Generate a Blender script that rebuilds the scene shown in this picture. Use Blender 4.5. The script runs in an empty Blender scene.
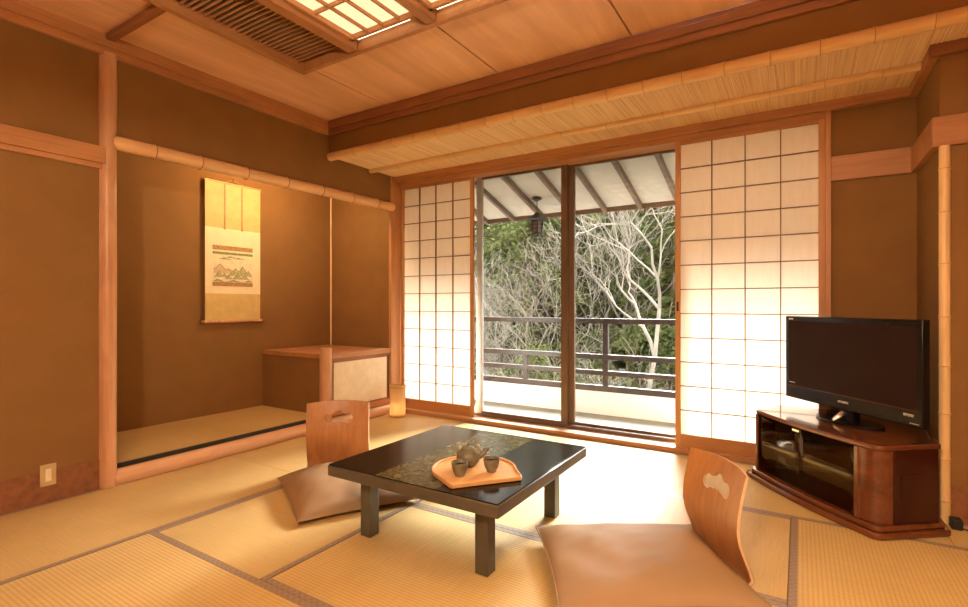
import bpy, math, random
from math import sin, cos, pi, atan2, sqrt, radians as R
from mathutils import Vector, Matrix, noise

random.seed(7)
scene = bpy.context.scene
COL = scene.collection

# ------------------------------------------------------------------ materials
def new_mat(name):
    m = bpy.data.materials.new(name); m.use_nodes = True
    nt = m.node_tree; nt.nodes.clear()
    out = nt.nodes.new('ShaderNodeOutputMaterial')
    return m, nt, out

def N(nt, typ, **kw):
    n = nt.nodes.new(typ)
    for k, v in kw.items():
        if k in n.inputs: n.inputs[k].default_value = v
        else: setattr(n, k, v)
    return n

def ramp(nt, fac, stops):
    r = nt.nodes.new('ShaderNodeValToRGB')
    e = r.color_ramp.elements
    while len(e) < len(stops): e.new(0.5)
    for i, (p, c) in enumerate(stops):
        e[i].position = p; e[i].color = (*c, 1)
    nt.links.new(fac, r.inputs['Fac'])
    return r.outputs['Color']

def coords(nt, scale=(1, 1, 1), rot=(0, 0, 0), loc=(0, 0, 0)):
    tc = nt.nodes.new('ShaderNodeTexCoord'); mp = nt.nodes.new('ShaderNodeMapping')
    mp.inputs['Scale'].default_value = scale; mp.inputs['Rotation'].default_value = rot
    mp.inputs['Location'].default_value = loc
    nt.links.new(tc.outputs['Object'], mp.inputs['Vector'])
    return mp.outputs['Vector']

def bsdf(nt, out, rough=.5, spec=.5, coat=0, metal=0, sheen=0):
    b = nt.nodes.new('ShaderNodeBsdfPrincipled')
    b.inputs['Roughness'].default_value = rough
    b.inputs['Specular IOR Level'].default_value = spec
    b.inputs['Coat Weight'].default_value = coat
    b.inputs['Coat Roughness'].default_value = .06
    b.inputs['Metallic'].default_value = metal
    b.inputs['Sheen Weight'].default_value = sheen
    nt.links.new(b.outputs[0], out.inputs['Surface'])
    return b

def bump(nt, b, h, strength=.3, dist=.01):
    bp = nt.nodes.new('ShaderNodeBump')
    bp.inputs['Strength'].default_value = strength; bp.inputs['Distance'].default_value = dist
    nt.links.new(h, bp.inputs['Height']); nt.links.new(bp.outputs[0], b.inputs['Normal'])

def plain(name, col, rough=.5, spec=.5, metal=0, coat=0, var=.12, scale=8, bmp=0, bscale=200, sheen=0):
    m, nt, out = new_mat(name); b = bsdf(nt, out, rough, spec, coat, metal, sheen)
    n = N(nt, 'ShaderNodeTexNoise', Scale=scale, Detail=4.0); nt.links.new(coords(nt), n.inputs['Vector'])
    lo = tuple(c * (1 - var) for c in col); hi = tuple(min(1, c * (1 + var)) for c in col)
    nt.links.new(ramp(nt, n.outputs['Fac'], [(.3, lo), (.7, hi)]), b.inputs['Base Color'])
    if bmp:
        n2 = N(nt, 'ShaderNodeTexNoise', Scale=bscale, Detail=3.0); nt.links.new(coords(nt), n2.inputs['Vector'])
        bump(nt, b, n2.outputs['Fac'], bmp, .004)
    return m

def wood(name, dark, light, axis='x', rough=.45, coat=0, fine=60, fig=1.0, spec=.4):
    m, nt, out = new_mat(name); b = bsdf(nt, out, rough, spec, coat)
    s = {'x': (.035, 1, 1), 'y': (1, .035, 1), 'z': (1, 1, .035)}[axis]
    s2 = {'x': (.25, 1, 1), 'y': (1, .25, 1), 'z': (1, 1, .25)}[axis]
    n1 = N(nt, 'ShaderNodeTexNoise', Scale=fine, Detail=5.0, Roughness=.6); nt.links.new(coords(nt, s), n1.inputs['Vector'])
    n2 = N(nt, 'ShaderNodeTexNoise', Scale=5.0 * fig, Detail=3.0, Distortion=1.2); nt.links.new(coords(nt, s2), n2.inputs['Vector'])
    mx = N(nt, 'ShaderNodeMath', operation='ADD'); mm = N(nt, 'ShaderNodeMath', operation='MULTIPLY'); mm.inputs[1].default_value = .5
    nt.links.new(n1.outputs['Fac'], mx.inputs[0]); nt.links.new(n2.outputs['Fac'], mx.inputs[1]); nt.links.new(mx.outputs[0], mm.inputs[0])
    mid = tuple((a + c) / 2 for a, c in zip(dark, light))
    nt.links.new(ramp(nt, mm.outputs[0], [(.32, dark), (.5, mid), (.66, light)]), b.inputs['Base Color'])
    bump(nt, b, n1.outputs['Fac'], .06, .003)
    return m

def emit(name, col, s, scale=0):
    m, nt, out = new_mat(name); e = N(nt, 'ShaderNodeEmission', Strength=s)
    n = N(nt, 'ShaderNodeTexNoise', Scale=30.0, Detail=3.0); nt.links.new(coords(nt), n.inputs['Vector'])
    nt.links.new(ramp(nt, n.outputs['Fac'], [(.3, tuple(c * .93 for c in col)), (.7, col)]), e.inputs['Color'])
    nt.links.new(e.outputs[0], out.inputs['Surface']); return m

def paper(name, col, trans=.5, scale=(60, 60, 60)):
    m, nt, out = new_mat(name)
    d = nt.nodes.new('ShaderNodeBsdfDiffuse'); t = nt.nodes.new('ShaderNodeBsdfTranslucent'); mx = nt.nodes.new('ShaderNodeMixShader')
    n = N(nt, 'ShaderNodeTexNoise', Scale=1.0, Detail=5.0); nt.links.new(coords(nt, scale), n.inputs['Vector'])
    c = ramp(nt, n.outputs['Fac'], [(.3, tuple(x * .95 for x in col)), (.7, col)])
    nt.links.new(c, d.inputs['Color']); nt.links.new(c, t.inputs['Color'])
    mx.inputs[0].default_value = trans
    nt.links.new(d.outputs[0], mx.inputs[1]); nt.links.new(t.outputs[0], mx.inputs[2]); nt.links.new(mx.outputs[0], out.inputs['Surface'])
    return m

def glass(name, tint=(.96, .97, .96), rough=.0, mirror=0):
    m, nt, out = new_mat(name)
    t = nt.nodes.new('ShaderNodeBsdfTransparent'); t.inputs[0].default_value = (*tint, 1)
    g = nt.nodes.new('ShaderNodeBsdfGlossy'); g.inputs['Roughness'].default_value = rough
    fr = nt.nodes.new('ShaderNodeFresnel'); fr.inputs['IOR'].default_value = 1.5
    mx = nt.nodes.new('ShaderNodeMixShader')
    if mirror: mx.inputs[0].default_value = mirror; g.inputs[0].default_value = (.80, .66, .48, 1)
    else: nt.links.new(fr.outputs[0], mx.inputs[0])
    nt.links.new(t.outputs[0], mx.inputs[1]); nt.links.new(g.outputs[0], mx.inputs[2])
    nt.links.new(mx.outputs[0], out.inputs['Surface']); return m

def tatami(name, axis):
    # woven rush: ridges along the mat's long direction, fine rush strands across it
    m, nt, out = new_mat(name); b = bsdf(nt, out, .5, .5)
    a, c = (0, 1) if axis == 'x' else (1, 0)
    tc = nt.nodes.new('ShaderNodeTexCoord'); sp = nt.nodes.new('ShaderNodeSeparateXYZ'); nt.links.new(tc.outputs['Object'], sp.inputs[0])
    cross, along = sp.outputs[c], sp.outputs[a]
    mu = N(nt, 'ShaderNodeMath', operation='MULTIPLY'); mu.inputs[1].default_value = 2 * pi / .0165; nt.links.new(cross, mu.inputs[0])
    si = N(nt, 'ShaderNodeMath', operation='SINE'); nt.links.new(mu.outputs[0], si.inputs[0])
    sc = [3, 3, 3]; sc[a] = 170; sc[c] = 6
    n = N(nt, 'ShaderNodeTexNoise', Scale=1.0, Detail=2.0); nt.links.new(coords(nt, tuple(sc)), n.inputs['Vector'])
    n2 = N(nt, 'ShaderNodeTexNoise', Scale=2.2, Detail=4.0); nt.links.new(coords(nt), n2.inputs['Vector'])
    base = ramp(nt, n2.outputs['Fac'], [(.3, (.56, .395, .155)), (.7, (.65, .47, .195))])
    st = ramp(nt, n.outputs['Fac'], [(.25, (.86, .84, .80)), (.75, (1.0, 1.0, 1.0))])
    rb = N(nt, 'ShaderNodeMath', operation='MULTIPLY_ADD'); rb.inputs[1].default_value = .5; rb.inputs[2].default_value = .5; nt.links.new(si.outputs[0], rb.inputs[0])
    rc = ramp(nt, rb.outputs[0], [(.0, (.85, .80, .72)), (.6, (1, 1, 1))])
    m1 = N(nt, 'ShaderNodeMix', data_type='RGBA', blend_type='MULTIPLY'); m1.inputs[0].default_value = 1
    m2 = N(nt, 'ShaderNodeMix', data_type='RGBA', blend_type='MULTIPLY'); m2.inputs[0].default_value = 1
    nt.links.new(base, m1.inputs[6]); nt.links.new(st, m1.inputs[7]); nt.links.new(m1.outputs[2], m2.inputs[6]); nt.links.new(rc, m2.inputs[7])
    nt.links.new(m2.outputs[2], b.inputs['Base Color'])
    bump(nt, b, rb.outputs[0], .25, .003)
    return m

def border_mat(name, axis):
    m, nt, out = new_mat(name); b = bsdf(nt, out, .42, .6)
    a, c = (0, 1) if axis == 'x' else (1, 0)
    sc = [1, 1, 1]; sc[a] = 60; sc[c] = 60
    ck = N(nt, 'ShaderNodeTexChecker', Scale=1.0); nt.links.new(coords(nt, tuple(sc)), ck.inputs['Vector'])
    ck.inputs['Color1'].default_value = (.235, .165, .11, 1); ck.inputs['Color2'].default_value = (.285, .205, .145, 1)
    nt.links.new(ck.outputs['Color'], b.inputs['Base Color'])
    return m

MAT = {}
MAT['plaster'] = plain('ochre_plaster', (.245, .130, .043), .85, .15, var=.05, scale=5, bmp=.25, bscale=260)
MAT['koshi'] = plain('brown_dado_paper', (.24, .095, .036), .6, .4, var=.22, scale=22)
MAT['ceil'] = wood('cedar_ceiling_board', (.62, .34, .185), (.86, .54, .33), 'y', .5, fine=13, fig=.8)
MAT['trimx'] = wood('cedar_trim_lengthwise', (.34, .145, .052), (.50, .245, .10), 'x', .45)
MAT['trimy'] = wood('cedar_trim_crosswise', (.34, .145, .052), (.50, .245, .10), 'y', .45)
MAT['trimz'] = wood('cedar_trim_upright', (.38, .165, .060), (.54, .27, .11), 'z', .45)
MAT['darkx'] = wood('dark_cedar_trim', (.20, .075, .028), (.32, .135, .055), 'x', .45)
MAT['darky'] = wood('dark_cedar_batten', (.20, .075, .028), (.32, .135, .055), 'y', .45)
MAT['log'] = wood('polished_log', (.46, .23, .11), (.70, .42, .235), 'z', .38, fine=22, fig=1.5)
MAT['logy'] = wood('polished_sill_log', (.52, .28, .14), (.74, .46, .26), 'y', .38, fine=22, fig=1.5)
MAT['shojiw'] = wood('screen_frame_wood', (.42, .185, .065), (.56, .29, .12), 'z', .5)
MAT['lattice'] = wood('lattice_wood', (.17, .10, .05), (.26, .16, .085), 'z', .55)
MAT['shoji'] = paper('shoji_paper', (.98, .94, .87), .28, (40, 40, 6))
MAT['bamboo'] = wood('golden_bamboo', (.66, .42, .18), (.84, .60, .31), 'x', .35, fine=40)
MAT['bambooz'] = wood('golden_bamboo_upright', (.66, .42, .18), (.84, .60, .31), 'z', .35, fine=40)
MAT['bambooy'] = wood('golden_bamboo_rail', (.66, .38, .17), (.82, .53, .28), 'y', .35, fine=40)
MAT['node'] = plain('bamboo_node_brown', (.36, .19, .075), .5)
MAT['tatx'] = tatami('rush_weave_lengthwise', 'x'); MAT['taty'] = tatami('rush_weave_crosswise', 'y')
MAT['bordx'] = border_mat('cloth_border_lengthwise', 'x'); MAT['bordy'] = border_mat('cloth_border_crosswise', 'y')
MAT['lacquer'] = plain('black_lacquer', (.014, .010, .006), .18, .10, var=.3)
MAT['tedge'] = plain('lightened_bronze_lacquer', (.070, .060, .042), .38, .6, coat=.1, var=.2)  # bronze, with the light the table edge catches put into its colour
MAT['ply'] = wood('zaisu_plywood', (.33, .135, .045), (.49, .235, .085), 'z', .40, coat=.0, fine=34, fig=1.4)
MAT['palewood'] = wood('pale_track_wood', (.62, .44, .31), (.76, .57, .42), 'x', .32)
MAT['plyedge'] = wood('plywood_edge', (.55, .36, .19), (.70, .50, .30), 'x', .5)
MAT['cloth'] = plain('tan_cushion_cloth', (.31, .195, .098), .6, .3, var=.08, scale=3, bmp=.25, bscale=420)
MAT['tassel'] = plain('tan_thread', (.36, .22, .11), .8)
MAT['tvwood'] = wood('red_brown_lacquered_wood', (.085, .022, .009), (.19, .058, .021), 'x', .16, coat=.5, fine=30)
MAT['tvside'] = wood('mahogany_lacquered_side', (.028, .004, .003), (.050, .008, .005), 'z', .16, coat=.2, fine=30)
MAT['tvdark'] = plain('cabinet_inside', (.16, .105, .06), .6)
MAT['smoke'] = glass('smoked_glass', (.50, .41, .29), .06, .09)
MAT['tvblack'] = plain('glossy_black_plastic', (.010, .007, .006), .22, .2, var=.1)
MAT['screen'] = plain('matte_wall_tinted_screen', (.024, .010, .006), .55, .06, var=.1)  # brown reflection of the walls is put into the screen colour
MAT['chrome'] = plain('chrome', (.75, .72, .68), .2, .5, metal=1)
MAT['mark'] = plain('silver_marking', (.75, .70, .62), .4)
MAT['rubber'] = plain('black_rubber', (.012, .010, .010), .5)
MAT['tray'] = wood('honey_wood_tray', (.56, .29, .10), (.70, .42, .17), 'x', .4, fine=40)
MAT['clay'] = plain('olive_brown_stoneware', (.155, .135, .082), .42, .5, var=.3, scale=40, bmp=.1)
MAT['clayin'] = plain('pale_glaze_inside', (.30, .27, .17), .35)
MAT['plate'] = plain('brass_coloured_plate', (.58, .44, .22), .4, .5, metal=.3)
MAT['socket'] = plain('cream_socket', (.82, .72, .48), .4)
MAT['silk'] = plain('gold_silk', (.60, .45, .17), .6, .4, var=.08, scale=14, bmp=.1, sheen=.2)
MAT['mount'] = plain('cream_mounting_paper', (.78, .69, .45), .7, .3, var=.05)
MAT['artpaper'] = plain('pale_painting_paper', (.74, .68, .46), .7, .3, var=.10, scale=24)
MAT['artband'] = plain('brown_brocade_band', (.40, .24, .10), .6, .3, var=.3, scale=60)
MAT['artgreen'] = plain('green_ink', (.24, .27, .11), .8, .1, var=.5, scale=70)
MAT['artink'] = plain('grey_ink', (.27, .24, .17), .8, .1, var=.5, scale=80)
MAT['artred'] = plain('rust_ink', (.46, .28, .14), .8, .1, var=.4, scale=80)
MAT['washgreen'] = plain('green_wash', (.42, .42, .22), .8, .1, var=.42, scale=110)
MAT['washred'] = plain('rust_wash', (.56, .45, .27), .8, .1, var=.25, scale=90)
MAT['fusuma'] = plain('pale_door_paper', (.80, .72, .56), .7, .3, var=.07, scale=14)
MAT['lantern'] = paper('lantern_paper', (.86, .64, .38), .6, (50, 50, 120))
MAT['flame'] = emit('candle_flame', (1, .75, .35), 12)
MAT['lamp'] = emit('lamp_paper', (1, .62, .33), 1.1)
MAT['slit'] = emit('lamp_slit', (1, .80, .5), 3.0)
MAT['louver'] = wood('vent_slat_wood', (.34, .17, .08), (.50, .28, .14), 'x', .5)
MAT['ventback'] = plain('vent_box_inside', (.15, .105, .055), .8)
MAT['glass'] = glass('window_glass')
MAT['alu'] = plain('grey_aluminium', (.42, .40, .37), .4, .5, metal=.5)
MAT['sash'] = wood('brown_sash', (.095, .055, .034), (.16, .095, .06), 'z', .4)
MAT['railing'] = plain('dark_brown_railing_wood', (0.036, 0.027, 0.025), .35, .5, var=.25, scale=15)
MAT['white'] = plain('white_painted_board', (.96, .96, .95), .6, .4, var=.03)
MAT['deck'] = plain('beige_concrete', (.22, .212, .20), .7, .3, var=.10, scale=30)
MAT['soffit'] = plain('cream_eave_board', (.33, .285, .225), .7, .3, var=.05)
MAT['rafter'] = plain('brown_rafter_wood', (0.110, 0.070, 0.045), .6, .3, var=.2)
MAT['iron'] = plain('black_iron', (.030, .026, .020), .5, .4)
MAT['hill'] = plain('wooded_slope', (0.033, 0.041, 0.017), .95, .1, var=.7, scale=1.6)
MAT['bark'] = plain('brown_bark', (.13, .095, .065), .9, .1, var=.4, scale=10)
MAT['palebark'] = plain('pale_bare_branches', (0.160, 0.140, 0.116), .85, .1, var=.25, scale=3)
MAT['greybark'] = plain('grey_bare_branches', (0.110, 0.096, 0.080), .85, .1, var=.25, scale=3)
MAT['snow'] = plain('snow', (0.484, 0.495, 0.512), .8, .2, var=.03)

def leaf_mat(name, a, b_):
    m, nt, out = new_mat(name)
    d = nt.nodes.new('ShaderNodeBsdfDiffuse'); t = nt.nodes.new('ShaderNodeBsdfTranslucent'); mx = nt.nodes.new('ShaderNodeMixShader')
    n = N(nt, 'ShaderNodeTexNoise', Scale=2.5, Detail=6.0, Roughness=.7); nt.links.new(coords(nt), n.inputs['Vector'])
    c = ramp(nt, n.outputs['Fac'], [(.35, a), (.65, b_)])
    nt.links.new(c, d.inputs[0]); nt.links.new(c, t.inputs[0]); mx.inputs[0].default_value = .3
    nt.links.new(d.outputs[0], mx.inputs[1]); nt.links.new(t.outputs[0], mx.inputs[2]); nt.links.new(mx.outputs[0], out.inputs['Surface'])
    return m
MAT['leafdark'] = leaf_mat('dark_evergreen_leaves', (0.028, 0.039, 0.015), (0.072, 0.085, 0.033))
MAT['leafmid'] = leaf_mat('mid_green_leaves', (0.047, 0.063, 0.022), (0.116, 0.129, 0.050))
MAT['leafblue'] = leaf_mat('blue_green_needles', (0.033, 0.043, 0.036), (0.088, 0.102, 0.085))

# ------------------------------------------------------------------ mesh helper
class MB:
    def __init__(s): s.v = []; s.f = []
    def add(s, vs, fs):
        o = len(s.v); s.v += [tuple(p) for p in vs]; s.f += [tuple(i + o for i in f) for f in fs]; return s
    def box(s, x0, y0, z0, x1, y1, z1):
        x0, x1 = min(x0, x1), max(x0, x1); y0, y1 = min(y0, y1), max(y0, y1); z0, z1 = min(z0, z1), max(z0, z1)
        v = [(x, y, z) for z in (z0, z1) for (x, y) in ((x0, y0), (x1, y0), (x1, y1), (x0, y1))]
        return s.add(v, [(3, 2, 1, 0), (4, 5, 6, 7), (0, 1, 5, 4), (1, 2, 6, 5), (2, 3, 7, 6), (3, 0, 4, 7)])
    def prism(s, poly, z0, z1):
        n = len(poly)
        a = sum(poly[i][0] * poly[(i + 1) % n][1] - poly[(i + 1) % n][0] * poly[i][1] for i in range(n))
        if a < 0: poly = poly[::-1]
        v = [(x, y, z0) for x, y in poly] + [(x, y, z1) for x, y in poly]
        f = [tuple(range(n))[::-1], tuple(range(n, 2 * n))] + [(i, (i + 1) % n, n + (i + 1) % n, n + i) for i in range(n)]
        return s.add(v, f)
    def tube(s, pts, rad, n=12, cap=True):
        pts = [Vector(p) for p in pts]
        if not hasattr(rad, '__len__'): rad = [rad] * len(pts)
        v = []; f = []; up = None
        for i, p in enumerate(pts):
            d = (pts[min(i + 1, len(pts) - 1)] - pts[max(i - 1, 0)]).normalized()
            if up is None: up = d.orthogonal().normalized()
            up = (up - d * up.dot(d)).normalized(); w = d.cross(up)
            for k in range(n):
                a = 2 * pi * k / n; v.append(p + (up * cos(a) + w * sin(a)) * rad[i])
        for i in range(len(pts) - 1):
            for k in range(n):
                k2 = (k + 1) % n; f.append((i * n + k, i * n + k2, (i + 1) * n + k2, (i + 1) * n + k))
        if cap: f.append(tuple(range(n))[::-1]); f.append(tuple(range((len(pts) - 1) * n, len(pts) * n)))
        return s.add(v, f)
    def lathe(s, prof, n=28, c=(0, 0, 0)):
        v = []; f = []
        for r, z in prof:
            for k in range(n):
                a = 2 * pi * k / n; v.append((c[0] + r * cos(a), c[1] + r * sin(a), c[2] + z))
        m = len(prof)
        for i in range(m - 1):
            for k in range(n):
                k2 = (k + 1) % n; f.append((i * n + k, i * n + k2, (i + 1) * n + k2, (i + 1) * n + k))
        if prof[0][0] > 1e-5: f.append(tuple(range(n))[::-1])
        if prof[-1][0] > 1e-5: f.append(tuple(range((m - 1) * n, m * n)))
        return s.add(v, f)
    def grid(s, fn, nu, nv):
        v = [fn(i / nu, j / nv) for j in range(nv + 1) for i in range(nu + 1)]
        return s.add(v, [(j * (nu + 1) + i, j * (nu + 1) + i + 1, (j + 1) * (nu + 1) + i + 1, (j + 1) * (nu + 1) + i) for j in range(nv) for i in range(nu)])
    def ball(s, c, r, n=12, m=8, sc=(1, 1, 1)):
        prof = [(max(1e-6, r * sin(pi * i / m)), -r * cos(pi * i / m)) for i in range(m + 1)]
        o = len(s.v); s.lathe(prof, n)
        for i in range(o, len(s.v)):
            x, y, z = s.v[i]; s.v[i] = (c[0] + x * sc[0], c[1] + y * sc[1], c[2] + z * sc[2])
        return s
    def xf(s, mtx):
        s.v = [tuple(mtx @ Vector(p)) for p in s.v]; return s
    def build(s, name, mat, parent=None, bevel=0, smooth=True, loc=None, angle=35):
        me = bpy.data.meshes.new(name); me.from_pydata(s.v, [], s.f); me.update()
        me.materials.append(MAT[mat])
        if smooth:
            me.polygons.foreach_set('use_smooth', [True] * len(me.polygons)); me.set_sharp_from_angle(angle=R(angle))
        o = bpy.data.objects.new(name, me); COL.objects.link(o)
        if parent: o.parent = parent
        if loc: o.location = loc
        if bevel:
            b = o.modifiers.new('edge', 'BEVEL'); b.width = bevel; b.segments = 2; b.limit_method = 'ANGLE'; b.angle_limit = R(40)
        return o

def tag(o, label=None, cat=None, group=None, kind=None):
    if label: o['label'] = label
    if cat: o['category'] = cat
    if group: o['group'] = group
    if kind: o['kind'] = kind
    return o
def thing(name, loc, label, cat, group=None, rz=0, kind=None):
    o = bpy.data.objects.new(name, None); COL.objects.link(o)
    o.location = loc; o.rotation_euler.z = rz; o.empty_display_size = .1
    return tag(o, label, cat, group, kind)
def struct(name, mb, mat, label=None, cat=None, bevel=0, parent=None):
    o = mb.build(name, mat, parent, bevel)
    if parent is None: tag(o, label, cat, None, 'structure')
    return o
def B(*a): return MB().box(*a)
def copy_tree(o, parent=None):
    c = o.copy(); COL.objects.link(c); c.parent = parent
    for ch in list(o.children): copy_tree(ch, c)
    return c

# ------------------------------------------------------------------ room shell
XL, XR, XB = -3.56, 2.0, -4.52          # left wall, right wall, alcove back
YW, YN, YS = 4.02, -1.0, 3.10           # window wall, near wall, drop beam face
ZC = 2.72
struct('floor', B(XB - .1, YN, -.16, XR, 4.2, -.04), 'deck', 'floor slab under the tatami mats', 'floor')
struct('wall_left', B(XL - .12, YN, -.04, XL, 1.40, ZC), 'plaster', 'ochre plaster wall left of the round alcove post', 'wall')
struct('wall_left_lintel', B(XL - .10, 1.40, 2.10, XL, YW, ZC), 'plaster', 'strip of ochre plaster wall above the alcove rail', 'wall')
struct('wall_alcove_back', B(XB - .1, 1.3, -.04, XB, 4.1, 2.6), 'plaster', 'ochre plaster wall behind the hanging scroll', 'wall')
struct('wall_alcove_near', B(XB, 1.3, -.04, XL - .12, 1.40, 2.6), 'plaster', 'near side wall of the alcove', 'wall')
struct('wall_alcove_far', B(XB, 3.97, -.04, XL - .06, 4.1, 2.6), 'plaster', 'ochre plaster end wall over the low alcove cupboard', 'wall')
struct('ceiling_alcove', B(XB, 1.4, 2.55, XL - .1, 3.97, 2.6), 'ceil', 'ceiling inside the alcove', 'ceiling')
struct('wall_right', B(XR, YN, -.04, XR + .1, 4.2, ZC), 'plaster', 'right side wall of the room', 'wall')
struct('wall_near', B(XL - .1, YN - .1, -.04, XR + .1, YN, ZC), 'plaster', 'wall behind the viewer', 'wall')
struct('wall_front', MB().box(.165, YW, -.04, .66, 4.2, 2.46).box(XL - .06, YW, 2.37, .66, 4.2, ZC + .1), 'plaster', 'narrow ochre plaster wall between window and corner, behind the television', 'wall')
struct('wall_block', B(.605, 3.43, -.04, XR, 4.2, ZC), 'plaster', 'projecting ochre wall corner at the far right edge', 'wall')
struct('wall_drop_beam', B(XL, YS, 2.45, XR, YW, ZC + .02), 'plaster', 'dark plaster drop beam above the reed soffit', 'wall')

struct('floor_edge', MB().box(.865, YN, -.04, XR, 3.065, -.003).box(-.895, YN, -.04, .86, 1.245, -.003).box(XL, YN, -.04, -.90, .365, -.003), 'taty', 'plain rush flooring at the sides of the room', 'floor')
# ceiling boards around the coffer
CX0, CX1, CY0, CY1 = -2.895, -.60, .35, 2.30
cb = MB()
xs = [XL, -2.85, -1.79, -.86, .10, 1.05, XR]
for i in range(len(xs) - 1):
    a, b = xs[i] + .0055, xs[i + 1] - .0055
    for (y0, y1, c0, c1) in ((CY1, YS, None, None), (YN, CY0, None, None)):
        cb.box(a, y0, ZC, b, y1, ZC + .02)
cb.box(XL, CY0, ZC, CX0, CY1, ZC + .02); cb.box(CX1, CY0, ZC, XR, CY1, ZC + .02)
struct('ceiling_backing', MB().box(XL, YN, ZC + .02, CX0, YS, ZC + .05).box(CX1, YN, ZC + .02, XR, YS, ZC + .05).box(CX0, CY1, ZC + .02, CX1, YS, ZC + .05).box(CX0, YN, ZC + .02, CX1, CY0, ZC + .05), 'darky', 'dark backing seen in the joints between ceiling boards', 'ceiling')
struct('ceiling', cb, 'ceil', 'reddish cedar board ceiling', 'ceiling')
struct('ceiling_coffer', MB().box(CX0 - .02, CY0 - .02, 2.86, CX1 + .02, CY1 + .02, 2.88).box(CX0 - .03, CY0, ZC + .02, CX0 - .01, CY1, 2.86).box(CX1 + .01, CY0, ZC + .02, CX1 + .03, CY1, 2.86)
       .box(CX0, CY0 - .03, ZC + .02, CX1, CY0 - .01, 2.86).box(CX0, CY1 + .01, ZC + .02, CX1, CY1 + .03, 2.86), 'ventback', 'box behind the ceiling lattice', 'ceiling')
struct('trim_1', B(XL + .01, 1.375, ZC - .035, CX0, 1.42, ZC + .002), 'darkx', 'dark ceiling batten between crown and lattice frame', 'trim', .003)
# coffer frame
cf = MB()
cf.box(CX0 - .012, CY0, 2.685, CX0 + .03, CY1 + .012, 2.80); cf.box(CX0, CY1 - .022, 2.685, CX1, CY1 + .012, 2.80)
cf.box(CX0, CY0 - .01, 2.685, CX1, CY0 + .03, 2.80); cf.box(CX1 - .03, CY0, 2.685, CX1 + .012, CY1 + .012, 2.80)
struct('trim_2', cf, 'trimy', 'wooden frame around the ceiling lattice and vent', 'trim', .004)
for i, (a, b) in enumerate(((-2.42, -2.345), (-1.80, -1.735), (-1.16, -1.09))):
    struct('trim_%d' % (3 + i), B(a, CY0 + .03, 2.69, b, CY1 - .03, 2.80), 'trimy', 'ceiling frame crossbar, %s' % ('between vent and lit lattice', 'between the two lit lattices', 'right of the lit lattices')[i], 'trim', .004)

# vent
v = thing('ceiling_vent', (-2.64, 1.3, 2.735), 'slatted wooden air vent in ceiling, left of the lit lattice panels', 'vent')
for k in range(56):
    y = -.90 + k * .0333
    MB().box(-.225, y - .003, 0, .22, y + .004, .016).build('slat', 'louver', v)
MB().box(-.23, -.94, .03, .225, .965, .04).build('vent_backing', 'ventback', v)

# lit lattices
def lamp(x0, x1, label):
    t = thing('ceiling_light', ((x0 + x1) / 2, 1.3, 2.725), label, 'ceiling light', 'lit ceiling lattices')
    w = (x1 - x0) / 2
    MB().box(-w, -.93, .035, w, .93, .04).build('diffuser', 'lamp', t)
    fr = MB().box(-w, -.93, 0, -w + .022, .925, .03).box(w - .022, -.93, 0, w, .925, .03).box(-w, .905, 0, w, .925, .03).box(-w, -.93, 0, w, -.90, .03)
    fr.build('frame', 'trimy', t)
    la = MB()
    for k in (1, 2, 3):
        x = -w + .022 + (2 * w - .044) * k / 4; la.box(x - .0045, -.90, .006, x + .0045, .905, .026)
    for y in (-.30, .03, .32, .615):
        la.box(-w + .03, y - .005, .004, w - .03, y + .005, .028)
    la.build('lattice', 'trimy', t)
    MB().box(-w + .03, .940, .012, w - .10, .948, .02).build('light_slit', 'slit', t)
    return t
lamp(-2.345, -1.80, 'glowing paper lattice panel in ceiling, beside the slatted vent')
lamp(-1.735, -1.16, 'glowing paper lattice panel in ceiling, second from the slatted vent')

# crown mouldings
def crown_y(x, y0, y1, sgn, name, label):
    m = MB().box(x, y0, 2.60, x + sgn * .03, y1, 2.645).box(x, y0, 2.645, x + sgn * .05, y1, 2.69).box(x, y0, 2.69, x + sgn * .042, y1, ZC)
    struct(name, m, 'trimy', label, 'trim', .003)
crown_y(XL, YN, YS, 1, 'trim_6', 'stepped wooden crown moulding along left wall')
crown_y(XR, YN, YS, -1, 'trim_7', 'stepped wooden crown moulding along right wall')
struct('trim_8', MB().box(XL, YS - .03, 2.60, XR, YS, 2.645).box(XL, YS - .05, 2.645, XR, YS, 2.69).box(XL, YS - .042, 2.69, XR, YS, ZC), 'darkx', 'stepped wooden crown moulding along the drop beam', 'trim', .003)

# reed soffit
rd = MB()
def reeds(x0, x1, y0, y1, z, step=.0085):
    vs = []; n = int((x1 - x0) / step)
    prof = []
    for i in range(n):
        h = random.uniform(-.0015, .0015)
        for k in range(5):
            a = pi * k / 4; prof.append((x0 + (i + .5) * step - .5 * step * cos(a), z + h - step * .55 * sin(a)))
    ny = 4
    for j in range(ny + 1):
        y = y0 + (y1 - y0) * j / ny
        for (x, zz) in prof: vs.append((x + (random.uniform(-.0008, .0008) if 0 < j < ny else 0), y, zz))
    m = len(prof)
    rd.add(vs, [(j * m + i, j * m + i + 1, (j + 1) * m + i + 1, (j + 1) * m + i) for j in range(ny) for i in range(m - 1)])
reeds(XL, .605, YS + .02, YW - .02, 2.425); reeds(.592, XR, YS + .02, 3.43, 2.425)
def reed_mat():
    m, nt, out = new_mat('golden_reeds'); b = bsdf(nt, out, .55, .35)
    n = N(nt, 'ShaderNodeTexNoise', Scale=1.0, Detail=2.0); nt.links.new(coords(nt, (190, 1.0, 1)), n.inputs['Vector'])
    nt.links.new(ramp(nt, n.outputs['Fac'], [(.25, (.64, .42, .22)), (.5, (.86, .63, .37)), (.75, (.95, .78, .52))]), b.inputs['Base Color'])
    return m
MAT['reed'] = reed_mat()
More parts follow.
